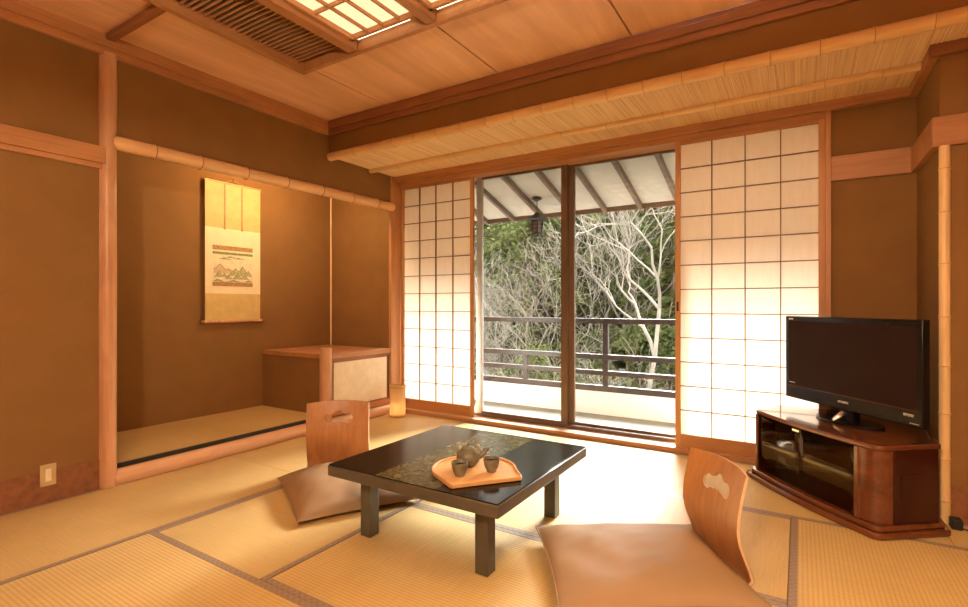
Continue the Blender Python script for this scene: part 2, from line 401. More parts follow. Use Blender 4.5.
so = thing('reed_soffit', (0, 0, 0), 'low soffit of golden reeds held by two bamboo poles above the window', 'soffit', kind='structure')
rd.build('reed_panel', 'reed', so)
def bamboo(p0, p1, r, nodes, mat):
    p0, p1 = Vector(p0), Vector(p1); L = (p1 - p0).length; ts = [0]; rr = [r]
    for t in sorted(nodes):
        ts += [t - .012, t - .004, t, t + .004, t + .012]; rr += [r, r * 1.05, r * 1.10, r * 1.04, r * .985]
    ts.append(L); rr.append(r)
    d = (p1 - p0) / L
    return MB().tube([p0 + d * t for t in ts], rr, 20)
def bamboo_rings(p0, p1, r, nodes):
    p0, p1 = Vector(p0), Vector(p1); d = (p1 - p0).normalized(); m = MB()
    for t in nodes: m.tube([p0 + d * (t - .003), p0 + d * t, p0 + d * (t + .003)], [r * 1.03, r * 1.12, r * 1.03], 20)
    return m
na = [(-.579 + .222 * k) for k in range(-14, 14)]; na = [x - XL for x in na if XL + .05 < x < XR - .05]
f = bamboo((XL, 3.115, 2.420), (XR, 3.115, 2.420), .036, na, 'bamboo').build('front_bamboo_pole', 'bamboo', so)
bamboo_rings((XL, 3.115, 2.420), (XR, 3.115, 2.420), .036, na).build('node_rings', 'node', f)
nb = [x - XL for x in (-3.2, -2.9, -2.55, -2.25, -1.9, -1.55, -1.2, -.797, -.47, -.158, .125, .395)]
f = bamboo((XL, 3.62, 2.412), (.605, 3.62, 2.412), .026, nb, 'bamboo').build('rear_bamboo_pole', 'bamboo', so)
bamboo_rings((XL, 3.62, 2.412), (.605, 3.62, 2.412), .026, nb).build('node_rings', 'node', f)

# trim under the soffit, head and sill of the window
struct('trim_9', MB().box(XL, 3.955, 2.365, .605, YW, 2.425).box(.56, 3.43, 2.365, .605, 3.955, 2.425), 'trimx', 'wooden rail where reed soffit meets window wall', 'trim', .003)
struct('trim_10', B(.56, 3.385, 2.365, XR, 3.43, 2.425), 'darkx', 'dark wooden rail high on the projecting wall corner', 'trim', .003)
struct('trim_11', B(XL + .02, 3.985, 2.322, .139, 4.2, 2.3645), 'trimx', 'grooved wooden head rail over the paper screens', 'trim', .002)
struct('trim_12', MB().box(XL + .03, 3.965, -.04, .17, 3.985, .034), 'trimx', 'wooden threshold under the paper screens', 'trim', .003)
struct('trim_13', B(XL, 4.115, -.04, .17, 4.22, .062), 'sash', 'raised sill under the glass doors', 'trim', .003)
struct('trim_14', B(.14, 3.985, -.04, .172, 4.2, 2.365), 'trimz', 'slim wooden jamb between right paper screen and plaster', 'trim', .002)
struct('trim_21', B(XL + .03, 3.986, -.04, .17, 4.115, .033), 'palewood', 'pale grooved track board of the paper screens', 'trim', .001)
# nageshi rails
struct('trim_15', MB().box(.172, 3.985, 1.905, .605, YW, 2.062), 'trimx', 'horizontal wooden rail right of the window', 'trim', .003)
struct('trim_16', MB().box(.572, 3.43, 1.905, .605, 3.985, 2.055).box(.572, 3.40, 1.905, XR, 3.43, 2.055), 'trimx', 'wooden rail wrapping the projecting wall corner', 'trim', .003)
struct('trim_17', MB().box(XL, YN, 1.945, XL + .035, 1.385, 2.045).box(XL, YN, 1.915, XL + .022, 1.385, 1.945), 'trimy', 'horizontal wooden rail on the left wall', 'trim', .003)
struct('trim_18', bamboo((.622, 3.415, -.01), (.622, 3.415, 1.905), .023, [.12, .33, .56, .80, 1.05, 1.32, 1.58, 1.80], 'z'), 'bambooz', 'slender bamboo pole on the wall corner beside the television', 'pole')
struct('baseboard_left', B(XL, YN, -.03, XL + .006, 1.38, .175), 'koshi', 'reddish brown dado band at foot of left wall', 'baseboard')
struct('baseboard_right', B(.645, 3.424, -.03, XR, 3.43, .19), 'koshi', 'reddish brown dado band at foot of projecting wall', 'baseboard')

# alcove posts, rail, floor, cupboard
def wavy_log(p0, p1, r, n=16, amp=.06, seed=0):
    p0, p1 = Vector(p0), Vector(p1); m = 22; pts = []; rr = []
    for i in range(m + 1):
        t = i / m; pts.append(p0.lerp(p1, t)); rr.append(r * (1 + amp * noise.noise(Vector((t * 5, seed, 3)))))
    return MB().tube(pts, rr, n)
struct('post_1', wavy_log((XL - .005, 1.403, -.02), (XL - .005, 1.403, 2.62), .047, 20, .08, 1), 'log', 'tall round polished log post at left end of the alcove', 'post')
struct('post_2', wavy_log((XL - .01, 3.075, -.02), (XL - .01, 3.075, .72), .052, 20, .05, 2), 'log', 'short round log post at corner of the low cupboard', 'post')
struct('post_3', B(XL - .022, 3.900, -.03, XL + .012, 4.05, 2.44), 'trimz', 'square wooden post between alcove and window', 'post', .004)
struct('post_4', MB().tube([(XB + .012, 3.958, .6), (XB + .012, 3.958, 2.55)], .010, 10), 'bambooz', 'thin corner strip at back of the alcove', 'post')
ny = [x - 1.42 for x in (1.662, 1.959, 2.306, 2.658, 3.015, 3.37, 3.70)]
struct('trim_19', bamboo((XL, 1.42, 2.094), (XL, 3.93, 2.106), .043, ny, 'y'), 'bambooy', 'bamboo lintel rail across the top of the alcove', 'trim')
bamboo_rings((XL, 1.42, 2.094), (XL, 3.93, 2.106), .0455, ny).build('node_rings', 'node', bpy.data.objects['trim_19'])
bamboo_rings((.622, 3.415, -.01), (.622, 3.415, 1.905), .023, [.12, .33, .56, .80, 1.05, 1.32, 1.58, 1.80]).build('node_rings', 'node', bpy.data.objects['trim_18'])
struct('trim_20', wavy_log((XL - .015, 1.43, .034), (XL - .015, 3.90, .034), .056, 18, .05, 5), 'logy', 'polished log sill along the alcove floor front', 'trim')
al = thing('alcove_mat', (XL - .5, 2.25, .0), 'raised rush mat floor of the alcove under the hanging scroll', 'mat', kind='structure')
MB().box(-.46, -.84, -.03, .415, .85, .108).build('mat_surface', 'taty', al)
MB().box(.4155, -.84, -.02, .428, .85, .105).build('edge_board', 'iron', al)

cp = thing('alcove_cupboard', (XL - .48, 3.53, 0), 'low cupboard with pale sliding door at far end of the alcove', 'cupboard', kind='thing')
MB().box(-.475, -.43, .615, .485, .375, .655).build('top_board', 'trimy', cp, .004)
MB().box(-.475, -.425, 0, .42, -.395, .615).build('side_wall', 'plaster', cp)
MB().box(.40, -.40, .098, .48, .375, .150).build('bottom_rail', 'trimy', cp, .003)
MB().box(.42, -.40, .585, .475, .375, .615).build('top_rail', 'darky', cp, .002)
d = MB().box(.45, -.37, .155, .466, .340, .585).build('sliding_door', 'fusuma', cp)
MB().box(.466, -.37, .155, .469, -.362, .585).box(.466, .332, .155, .469, .340, .585).box(.466, -.37, .155, .469, .34, .163).box(.466, -.37, .577, .469, .34, .585).build('door_edging', 'darky', d)

# outlet
o_ = thing('wall_outlet', (XL + .006, 1.113, .155), 'small brass coloured wall outlet on the brown dado band', 'outlet')
MB().box(0, -.036, -.06, .006, .036, .06).build('cover_plate', 'plate', o_, .002)
MB().box(.006, -.014, -.035, .009, .014, .035).build('socket', 'socket', o_, .001)

# ------------------------------------------------------------------ tatami mats
def mat_(x0, x1, y0, y1, ax, label):
    t = thing('tatami_mat', ((x0 + x1) / 2, (y0 + y1) / 2, 0), label, 'mat', 'tatami mats')
    w, h = (x1 - x0) / 2 - .0012, (y1 - y0) / 2 - .0012
    MB().box(-w, -h, -.04, w, h, 0).build('rush_surface', 'tat' + ax, t, .002)
    for s in (-1, 1):
        if ax == 'x': MB().box(-w, s * h, -.02, w, s * (h - .03), .0012).build('border_band', 'bordx', t)
        else: MB().box(s * w, -h, -.02, s * (w - .03), h, .0012).build('border_band', 'bordy', t)
mat_(XL, -2.667, .40, 2.16, 'y', 'rush tatami mat along the left wall in front of the outlet')
mat_(XL, -2.667, 2.16, 3.962, 'y', 'rush tatami mat along the alcove sill under the small lantern')
mat_(-2.667, -1.81, 1.25, 3.07, 'y', 'rush tatami mat under the left floor cushion')
mat_(-1.81, -.04, 2.17, 3.07, 'x', 'rush tatami mat on window side of the table legs')
mat_(-1.81, -.04, 1.25, 2.17, 'x', 'rush tatami mat under the near table leg and right cushion')
mat_(-2.667, -.90, .37, 1.25, 'x', 'nearest ribbed rush tatami mat at bottom left')
mat_(-2.667, -.938, 3.07, 3.962, 'x', 'rush tatami mat in front of the glass doors')
mat_(-.938, .60, 3.07, 3.962, 'x', 'rush tatami mat in front of right paper screen, under television stand')
mat_(.60, 1.95, 3.07, 3.425, 'x', 'narrow rush tatami mat at foot of the projecting wall corner')
mat_(-.04, .86, 1.25, 3.07, 'y', 'ribbed rush tatami mat in front of the television stand')

# ------------------------------------------------------------------ shoji and glass doors
def shoji(x0, x1, y, label, z0=.034, z1=2.325):
    t = thing('shoji_screen', ((x0 + x1) / 2, y, z0), label, 'paper screen', 'sliding paper screens')
    w = (x1 - x0) / 2; H = z1 - z0; a, b, c = .036, .10, .026
    for s in (-1, 1): MB().box(s * w, -.014, 0, s * (w - a), .014, H).build('stile', 'shojiw', t, .002)
    MB().box(-w + a, -.014, 0, w - a, .014, b).build('bottom_rail', 'trimx', t, .002)
    MB().box(-w + a, -.014, H - c, w - a, .014, H).build('top_rail', 'trimx', t, .002)
    la = MB()
    for k in (1, 2, 3):
        x = -w + a + (2 * w - 2 * a) * k / 4; la.box(x - .0035, -.012, b, x + .0035, .004, H - c)
    for k in range(1, 12):
        z = b + (H - b - c) * k / 12; la.box(-w + a, -.011, z - .0032, w - a, .004, z + .0032)
    la.build('lattice', 'lattice', t)
    MB().box(-w + a, .005, b, w - a, .006, H - c).build('paper', 'shoji', t)
    return t
shoji(-3.542, -2.64, 4.055, 'white paper sliding screen left of the glass doors')
rs = shoji(-.797, .14, 4.012, 'white paper sliding screen right of the glass doors, behind the television')
MB().box(-.4685 + .010, -.018, 1.02, -.4685 + .026, -.0135, 1.09).build('finger_pull', 'iron', rs)

def gdoor(n, x0, x1, y, lm, rm, label):
    t = thing('window_%d' % n, ((x0 + x1) / 2, y, .06), label, 'glass door', kind='structure')
    w = (x1 - x0) / 2; H = 2.27
    MB().box(-w, -.016, 0, -w + .060, .016, H).build('stile', lm, t, .002)
    MB().box(w - .060, -.016, 0, w, .016, H).build('stile', rm, t, .002)
    MB().box(-w + .048, -.014, 0, w - .048, .014, .022).build('bottom_rail', 'sash', t)
    MB().box(-w + .048, -.014, H - .025, w - .048, .014, H).build('top_rail', 'sash', t)
    MB().box(-w + .044, -.003, .018, w - .044, .003, H - .02).build('pane', 'glass', t)
gdoor(1, -2.655, -1.716, 4.140, 'alu', 'sash', 'left glass sliding door looking out on the balcony')
gdoor(2, -1.728, -.70, 4.178, 'sash', 'sash', 'right glass sliding door looking out on the balcony')

# ------------------------------------------------------------------ balcony
struct('balcony_floor', B(-6.5, 4.22, -.15, 3.5, 5.6, -.05), 'deck', 'beige balcony floor outside the glass doors', 'floor')
struct('wall_balcony', B(-6.5, 5.17, -.05, 3.5, 5.23, .19), 'white', 'low white board at the foot of the balcony railing', 'wall')
rl = thing('balcony_railing', (0, 5.2, 0), 'dark wooden railing along the balcony edge', 'railing')
rl_x0, rl_x1 = -6.4, 3.4
MB().box(rl_x0, -.035, .905, rl_x1, .035, .958).build('top_rail', 'railing', rl, .004)
for z, h, nm in ((.58, .052, 'middle_rail'), (.41, .050, 'middle_rail'), (.252, .062, 'bottom_rail')):
    MB().box(rl_x0, -.028, z - h, rl_x1, .028, z).build(nm, 'railing', rl, .004)
for k in range(-4, 6):
    x = -1.73 + .94 * k
    if x < rl_x0 or x > rl_x1: continue
    MB().box(x - .028, -.025, .19, x + .028, .025, .905 if k % 2 == 0 else .53).build('post', 'railing', rl, .003)

er = thing('balcony_eave', (0, 0, 0), 'sloping cream eave with brown rafters over the balcony', 'roof', kind='structure')
Ye, Ze, SL = 5.70, 2.165, .30
def rz(y): return Ze + SL * (Ye - y)
def slopebox(x0, x1, d0, d1, y0=4.2, y1=Ye):
    v = [(x, y, rz(y) + d) for y in (y0, y1) for (x, d) in ((x0, d0), (x1, d0), (x1, d1), (x0, d1))]
    return MB().add(v, [(0, 1, 2, 3), (7, 6, 5, 4), (0, 4, 5, 1), (1, 5, 6, 2), (2, 6, 7, 3), (3, 7, 4, 0)])
slopebox(-7, 4, .055, .10).build('eave_boards', 'soffit', er)
for k in range(-12, 14):
    x = -1.90 + .40 * k
    if -6.9 < x < 3.9: slopebox(x - .021, x + .021, -.005, .055, y1=Ye + .03).build('rafter', 'rafter', er)
MB().box(-7, Ye - .01, Ze + .005, 4, Ye + .02, Ze + .09).build('fascia', 'rafter', er)
struct('wall_outside', MB().box(-7, 4.08, -.5, XL - .08, 4.2, 2.75).box(.60, 4.2, -.5, 4, 4.22, 2.75), 'plaster', 'outer face of the house wall', 'wall')
struct('roof', B(-7, YN - .2, 2.90, 4, 4.3, 2.96), 'rafter', 'roof slab over the room', 'roof')

hl = thing('hanging_lantern', (-2.58, 5.30, rz(5.30) + .05), 'small black iron lantern hanging from eave outside the left glass door', 'lantern')
MB().lathe([(.055, .0), (.055, -.012), (.03, -.03), (.008, -.036)][::-1], 16).build('ceiling_mount', 'iron', hl)
MB().tube([(0, 0, -.03), (0, 0, -.17)], .006, 8).build('chain', 'iron', hl)
MB().lathe([(.001, -.16), (.03, -.175), (.055, -.20), (.150, -.252), (.145, -.260), (.06, -.260)][::-1], 6).build('roof', 'iron', hl)
cg = MB()
for k in range(6):
    a = pi * k / 3; cg.tube([(.072 * cos(a), .072 * sin(a), -.262), (.062 * cos(a), .062 * sin(a), -.43), (.075 * cos(a), .075 * sin(a), -.455)], .010, 6)
cg.lathe([(.085, -.27), (.085, -.285), (.07, -.285), (.07, -.27), (.085, -.27)], 6).lathe([(.08, -.40), (.08, -.42), (.0, -.42), (.0, -.40), (.08, -.40)], 6)
for z in (-.315, -.36): cg.lathe([(.068, z), (.068, z + .012), (.060, z + .012), (.060, z), (.068, z)], 6)
cg.build('cage', 'iron', hl)
MB().lathe([(.058, -.40), (.060, -.27)], 6).build('inner_panes', 'tvdark', hl)

# ------------------------------------------------------------------ trees beyond the balcony
def hill():
    def fn(u, v):
        x = -34 + 52 * u; y = 7 + 21 * v
        z = -3.2 + max(0, (y - 8)) * .52 + .5 * noise.noise(Vector((x * .3, y * .3, 1))) + .25 * noise.noise(Vector((x, y, 4)))
        return (x, y, z)
    return MB().grid(fn, 70, 30)
struct('hill', hill(), 'hill', 'wooded hillside beyond the balcony', 'hill')
def hz(x, y): return -3.2 + max(0, y - 8) * .52
def leafcloud(m, c, r, n, size, rnd, flat=1.0):
    c = Vector(c)
    for _ in range(n):
        while True:
            p = Vector((rnd.uniform(-1, 1), rnd.uniform(-1, 1), rnd.uniform(-1, 1)))
            if p.length < 1: break
        p = c + Vector((p.x * r, p.y * r, p.z * r * flat))
        a = Vector((rnd.gauss(0, 1), rnd.gauss(0, 1), rnd.gauss(-.2, .6))).normalized(); b = a.orthogonal().normalized()
        b = (Matrix.Rotation(rnd.uniform(0, 6.28), 3, a) @ b) * size * .22; a = a * size * rnd.uniform(.6, 1.2)
        m.add([p, p + a * .5 + b, p + a, p + a * .5 - b], [(0, 1, 2, 3)])
def evergreen(x, y, h, w, leaf, label, seed, lean=0):
    rnd = random.Random(seed); z0 = hz(x, y) - .1
    t = thing('evergreen_tree', (x, y, z0), label, 'tree', 'evergreens on the hillside')
    MB().tube([(0, 0, 0), (lean * .5, 0, h * .5), (lean, 0, h)], [.13, .09, .02], 7).build('trunk', 'bark', t)
    m = MB(); br = MB()
    nb = int(h * 13)
    for i in range(nb):
        tt = (i + rnd.random()) / nb; zz = h * (.08 + .92 * tt); ln = w * (1 - tt) ** .75 * rnd.uniform(.65, 1.1) + .15
        a = rnd.uniform(0, 2 * pi); dx, dy = cos(a), sin(a)
        pts = []
        for k in range(5):
            s = k / 4; p = Vector((lean * tt + dx * ln * s, dy * ln * s, zz + .12 * ln * s - .42 * ln * s * s)); pts.append(p)
            if k: leafcloud(m, p, .16 + .16 * ln * (1 - s * .5), int(12 + 15 * ln * (1.2 - s * .6)), .20, rnd, .55)
        br.tube(pts, [.025, .02, .015, .01, .005], 4, False)
    m.build('foliage', leaf, t, smooth=False); br.build('branches', 'bark', t)
def bushy(x, y, h, w, leaf, label, seed, z0=None):
    rnd = random.Random(seed); z0 = hz(x, y) - .1 if z0 is None else z0
    t = thing('leafy_shrub', (x, y, z0), label, 'shrub', 'evergreen shrubs on the hillside')
    m = MB(); st = MB()
    for k in range(int(18 * w * h / 2)):
        a = rnd.uniform(0, 2 * pi); rr = w * sqrt(rnd.random()); zz = h * rnd.uniform(.1, 1) * sqrt(max(.05, 1 - (rr / w) ** 2 * .7))
        c = (rr * cos(a), rr * sin(a), zz); leafcloud(m, c, .34, 120, .12, rnd, .7); st.tube([(0, 0, 0), (c[0] * .5, c[1] * .5, c[2] * .6), c], [.03, .02, .008], 4, False)
    m.build('foliage', leaf, t, smooth=False); st.build('stems', 'bark', t)
def bare(x, y, h, label, seed, bark='palebark', spread=.55, depth=6, r0=.06, trunk=0, z0=None, stems=1, lean=(0, 0), name='bare_tree'):
    rnd = random.Random(seed); z0 = hz(x, y) - .1 if z0 is None else z0
    t = thing(name, (x, y, z0), label, 'tree' if name == 'bare_tree' else 'shrub', 'bare winter trees and bushes')
    m = MB(); tr = MB()
    def grow(p, d, L, r, lev):
        pts = [p]; q = p.copy(); dd = d.copy(); n = 4
        for k in range(n):
            dd = (dd + Vector((rnd.gauss(0, .16), rnd.gauss(0, .16), rnd.gauss(.03, .10)))).normalized(); q = q + dd * (L / n); pts.append(q.copy())
        rr = [r * (1 - .35 * k / n) for k in range(n + 1)]
        (tr if lev == 0 else m).tube(pts, rr, 6 if lev < 2 else (4 if lev < 4 else 3), False)
        if lev >= depth: return
        nch = 3 if lev < 4 else 2
        for c in range(nch):
            i = rnd.randint(2, n) if c else n
            ax = Vector((rnd.gauss(0, 1), rnd.gauss(0, 1), rnd.gauss(.25, .6))).normalized()
            nd = (dd + ax * spread * rnd.uniform(.7, 1.5)).normalized()
            grow(pts[i], nd, (h * .26 if lev == 0 and trunk else L) * rnd.uniform(.62, .86), max(.0045, r * rnd.uniform(.52, .68)), lev + 1)
    for s in range(stems):
        a = 2 * pi * s / max(1, stems) + rnd.random()
        d0 = Vector((lean[0] + (.5 * cos(a) if stems > 1 else 0), lean[1] + (.5 * sin(a) if stems > 1 else 0), 1)).normalized()
        grow(Vector((0, 0, 0)), d0, trunk or h * .34, r0, 0)
    tr.build('trunk', bark, t); m.build('branches', bark, t)

TREES = True
if TREES:
    evergreen(-10.4, 14.5, 5.8, 2.3, 'leafblue', 'blue green conifer at far left of the view through the glass', 11)
    evergreen(-8.2, 15.0, 5.8, 2.3, 'leafmid', 'mid green conifer behind the hanging lantern', 12)
    evergreen(-6.6, 13.5, 6.0, 2.1, 'leafmid', 'mid green conifer seen left of the glass door centre stile', 13)
    evergreen(-5.4, 15.5, 5.7, 2.4, 'leafdark', 'dark conifer seen right of the glass door centre stile', 14)
    evergreen(-4.0, 14.0, 5.9, 2.2, 'leafmid', 'green conifer at middle of the right glass door', 15)
    evergreen(-2.6, 13.0, 6.0, 2.2, 'leafdark', 'dark conifer at right edge of the right glass door', 16)
    evergreen(-7.3, 18.5, 5.3, 2.6, 'leafdark', 'distant dark conifer high on the hillside, left', 17)
    evergreen(-11.8, 18.5, 5.3, 2.6, 'leafdark', 'distant dark conifer at top left of the hillside', 18)
    evergreen(-4.6, 19.0, 5.3, 2.6, 'leafmid', 'distant green conifer high on the hillside, right', 19)
    bushy(-6.9, 10.8, 2.7, 1.5, 'leafdark', 'dark leafy shrub behind the railing, left door', 21)
    bushy(-4.5, 9.9, 2.7, 1.4, 'leafmid', 'mid green leafy shrub behind the railing at the door centre', 22)
    bushy(-2.6, 9.4, 2.4, 1.2, 'leafdark', 'dark leafy shrub behind the railing, right door', 23)
    bushy(-5.4, 12.4, 2.6, 1.6, 'leafmid', 'mid green leafy shrub up the slope behind the others', 24)
    bushy(-3.4, 11.6, 2.6, 1.5, 'leafmid', 'mid green leafy shrub behind the tall pale bare tree', 25)
    bare(-7.0, 9.7, 4.4, 'pale bare bush filling the lower left glass door', 31, 'palebark', .85, 6, .028, stems=6, name='bare_bush')
    bare(-5.3, 10.6, 4.6, 'pale bare bush beside the centre stile', 32, 'palebark', .85, 6, .028, stems=4, name='bare_bush')
    bare(-2.12, 9.2, 6.4, 'tall pale bare tree with bare crown at right of the right glass door', 33, 'palebark', .66, 7, .060, trunk=3.9, lean=(-.03, 0))
    bare(-3.4, 12.4, 5.0, 'grey bare tree behind the tall pale one', 34, 'greybark', .62, 5, .05, lean=(-.2, 0), stems=2)
    bare(-2.1, 8.6, 3.4, 'low grey bare bush behind the right railing', 35, 'greybark', .8, 5, .025, stems=4, name='bare_bush')
    bare(-4.2, 8.8, 3.2, 'low pale bare bush behind the railing at the door centre', 36, 'palebark', .8, 5, .022, stems=4, name='bare_bush')
    bare(-9.0, 12.0, 4.8, 'grey bare tree at far left behind the bushes', 37, 'greybark', .65, 5, .05, stems=3)
    rnd = random.Random(5); sn = MB()
    for k in range(40):
        x = rnd.uniform(-8, -1.5); y = rnd.uniform(9, 13); r = rnd.uniform(.15, .4)
        sn.ball((x, y, hz(x, y) + .25), r, 8, 5, (1.3, 1, .35))
    tag(sn.build('snow_patches', 'snow'), 'small patches of old snow on the hillside', 'snow', kind='stuff')

# ------------------------------------------------------------------ low table
TB = thing('low_table', (-1.424, 2.103, .0014), 'low square black lacquered table with mottled centre strip', 'table')
w = .465
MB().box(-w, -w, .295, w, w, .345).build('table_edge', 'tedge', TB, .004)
MB().box(-w + .004, -w + .004, .343, w - .004, w - .004, .350).build('tabletop', 'lacquer', TB, .002)
def strip_mat():
    m, nt, out = new_mat('mottled_gold_lacquer'); b = bsdf(nt, out, .19, .10)
    n = N(nt, 'ShaderNodeTexNoise', Scale=26.0, Detail=8.0, Roughness=.7, Distortion=1.5); nt.links.new(coords(nt), n.inputs['Vector'])
    nt.links.new(ramp(nt, n.outputs['Fac'], [(.36, (.034, .028, .010)), (.52, (.070, .056, .020)), (.68, (.16, .125, .046))]), b.inputs['Base Color'])
    return m
MAT['strip'] = strip_mat()
MB().box(-.165, -w + .004, .3495, .165, w - .004, .3506).build('centre_strip', 'strip', TB)
for sx in (-1, 1):
    for sy in (-1, 1):
        c = (sx * .325, sy * .33)
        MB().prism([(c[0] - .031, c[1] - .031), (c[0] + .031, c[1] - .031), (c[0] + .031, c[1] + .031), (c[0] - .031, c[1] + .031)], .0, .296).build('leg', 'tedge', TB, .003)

# tray, teapot, cups
TY = thing('serving_tray', (-1.206, 1.670, .3514), 'honey coloured half moon wooden tray on the low table', 'tray', rz=math.atan2(.250, .204))
po = [(.316, .0), (.324, .012)] + [(.165 + .19 * cos(R(a)), .185 + .19 * sin(R(a))) for a in range(-24, 205, 8)] + [(.004, .012), (.012, .0)]
MB().prism(po, .0012, .012).build('tray_base', 'tray', TY, .003)
def ringprism(outer, k, z0, z1):
    n = len(outer); cx = sum(p[0] for p in outer) / n; cy = sum(p[1] for p in outer) / n
    inner = []
    for x, y in outer:
        dx, dy = cx - x, cy - y; L = sqrt(dx * dx + dy * dy); inner.append((x + dx / L * k, y + dy / L * k))
    v = [(x, y, z) for z in (z0, z1) for x, y in outer] + [(x, y, z) for z in (z0, z1) for x, y in inner]
    f = []
    for i in range(n):
        j = (i + 1) % n
        f += [(i, j, n + j, n + i), (2 * n + j, 2 * n + i, 3 * n + i, 3 * n + j), (n + i, n + j, 3 * n + j, 3 * n + i), (j, i, 2 * n + i, 2 * n + j)]
    return MB().add(v, f)
ringprism(po, .010, .006, .020).build('tray_rim', 'tray', TY, .002)

def cup(x, y, label):
    t = thing('tea_cup', (x, y, .3640), label, 'cup', 'tea cups')
    MB().lathe([(.0001, 0), (.021, 0), (.022, .006), (.030, .022), (.034, .040), (.0365, .058), (.0365, .060), (.034, .060), (.0325, .055), (.0290, .026), (.020, .012), (.0001, .010)], 28).build('cup_body', 'clay', t)
    MB().lathe([(.0001, .046), (.030, .046)], 24).build('tea', 'clayin', t)
    return t
cup(-1.246, 1.802, 'olive stoneware tea cup at left of tray, in front of the teapot')
cup(-1.158, 1.921, 'olive stoneware tea cup at right of the tray')
TP = thing('teapot', (-1.290, 1.935, .3640), 'small olive brown teapot with two lugs at back of the tray', 'teapot', rz=R(10))
MB().lathe([(.0001, 0), (.030, 0), (.034, .004), (.048, .020), (.056, .040), (.053, .058), (.042, .072), (.030, .078), (.0001, .078)], 32).build('body', 'clay', TP)
l_ = MB().lathe([(.0305, .0775), (.030, .083), (.016, .089), (.0001, .091)], 28).build('lid', 'clay', TP)
MB().lathe([(.004, .089), (.005, .095), (.009, .101), (.006, .107), (.0001, .108)], 14).build('knob', 'clay', l_)
for s in (-1, 1):
    MB().tube([(s * .040, -.004, .062), (s * .048, -.004, .080), (s * .054, -.004, .094), (s * .050, -.004, .100), (s * .042, -.004, .096)], [.010, .009, .008, .007, .004], 10).build('lug', 'clayin', TP)
MB().tube([(.040, .025, .040), (.060, .036, .052), (.072, .044, .070), (.082, .050, .080)], [.016, .012, .009, .007], 12).build('spout', 'clay', TP)

# ------------------------------------------------------------------ cushions and floor chairs
def cushion(loc, ang, sx, sy, th, bot, label, seed):
    t = thing('floor_cushion', (loc[0], loc[1], loc[2]), label, 'cushion', 'tan floor cushions', rz=ang)
    hx, hy = sx / 2, sy / 2; n = 44
    def surf(top):
        def fn(u, v):
            a, b = 2 * u - 1, 2 * v - 1
            x = hx * a * (1 - .04 * (1 - b * b)); y = hy * b * (1 - .04 * (1 - a * a))
            e = max(0, (1 - abs(a) ** 2.6)) ** .55 * max(0, (1 - abs(b) ** 2.6)) ** .55
            z = th * .5 * e
            wr = noise.noise(Vector((x * 5, y * 5, seed))) * .016 + noise.noise(Vector((x * 14 + y * 6, y * 9, seed + 9))) * .007
            z2 = (z * 1.75 + wr * e) if top else bot * e
            base = -.004
            return (x, y, base + z2)
        return fn
    m = MB().grid(surf(True), n, n); m2 = MB().grid(surf(False), n, n)
    m.add(m2.v, [f[::-1] for f in m2.f])
    me = m.build('cover', 'cloth', t, angle=80)
    sm = MB()
    pts = []
    for (a0, b0, a1, b1) in ((-1, -1, 1, -1), (1, -1, 1, 1), (1, 1, -1, 1), (-1, 1, -1, -1)):
        for k in range(14):
            s = k / 14; a = a0 + (a1 - a0) * s; b = b0 + (b1 - b0) * s
            pts.append(Vector((hx * a * (1 - .04 * (1 - b * b)), hy * b * (1 - .04 * (1 - a * a)), -.004)))
    pts.append(pts[0]); sm.tube(pts, .0035, 6, False).build('piping', 'cloth', t)
    for (a, b) in ((-1, -1), (1, -1), (1, 1), (-1, 1)):
        q = MB(); r2 = random.Random(seed * 7 + a * 2 + b)
        for k in range(4):
            p = Vector((a * hx * .985, b * hy * .985, -.002)); e = p + Vector((a * .004 + r2.uniform(-.008, .008), b * .004 + r2.uniform(-.008, .008), -.012))
            q.tube([p, (p + e) / 2 + Vector((a * .003, b * .003, .0)), e], .0022, 5)
        q.build('tassel', 'tassel', t)
    return t

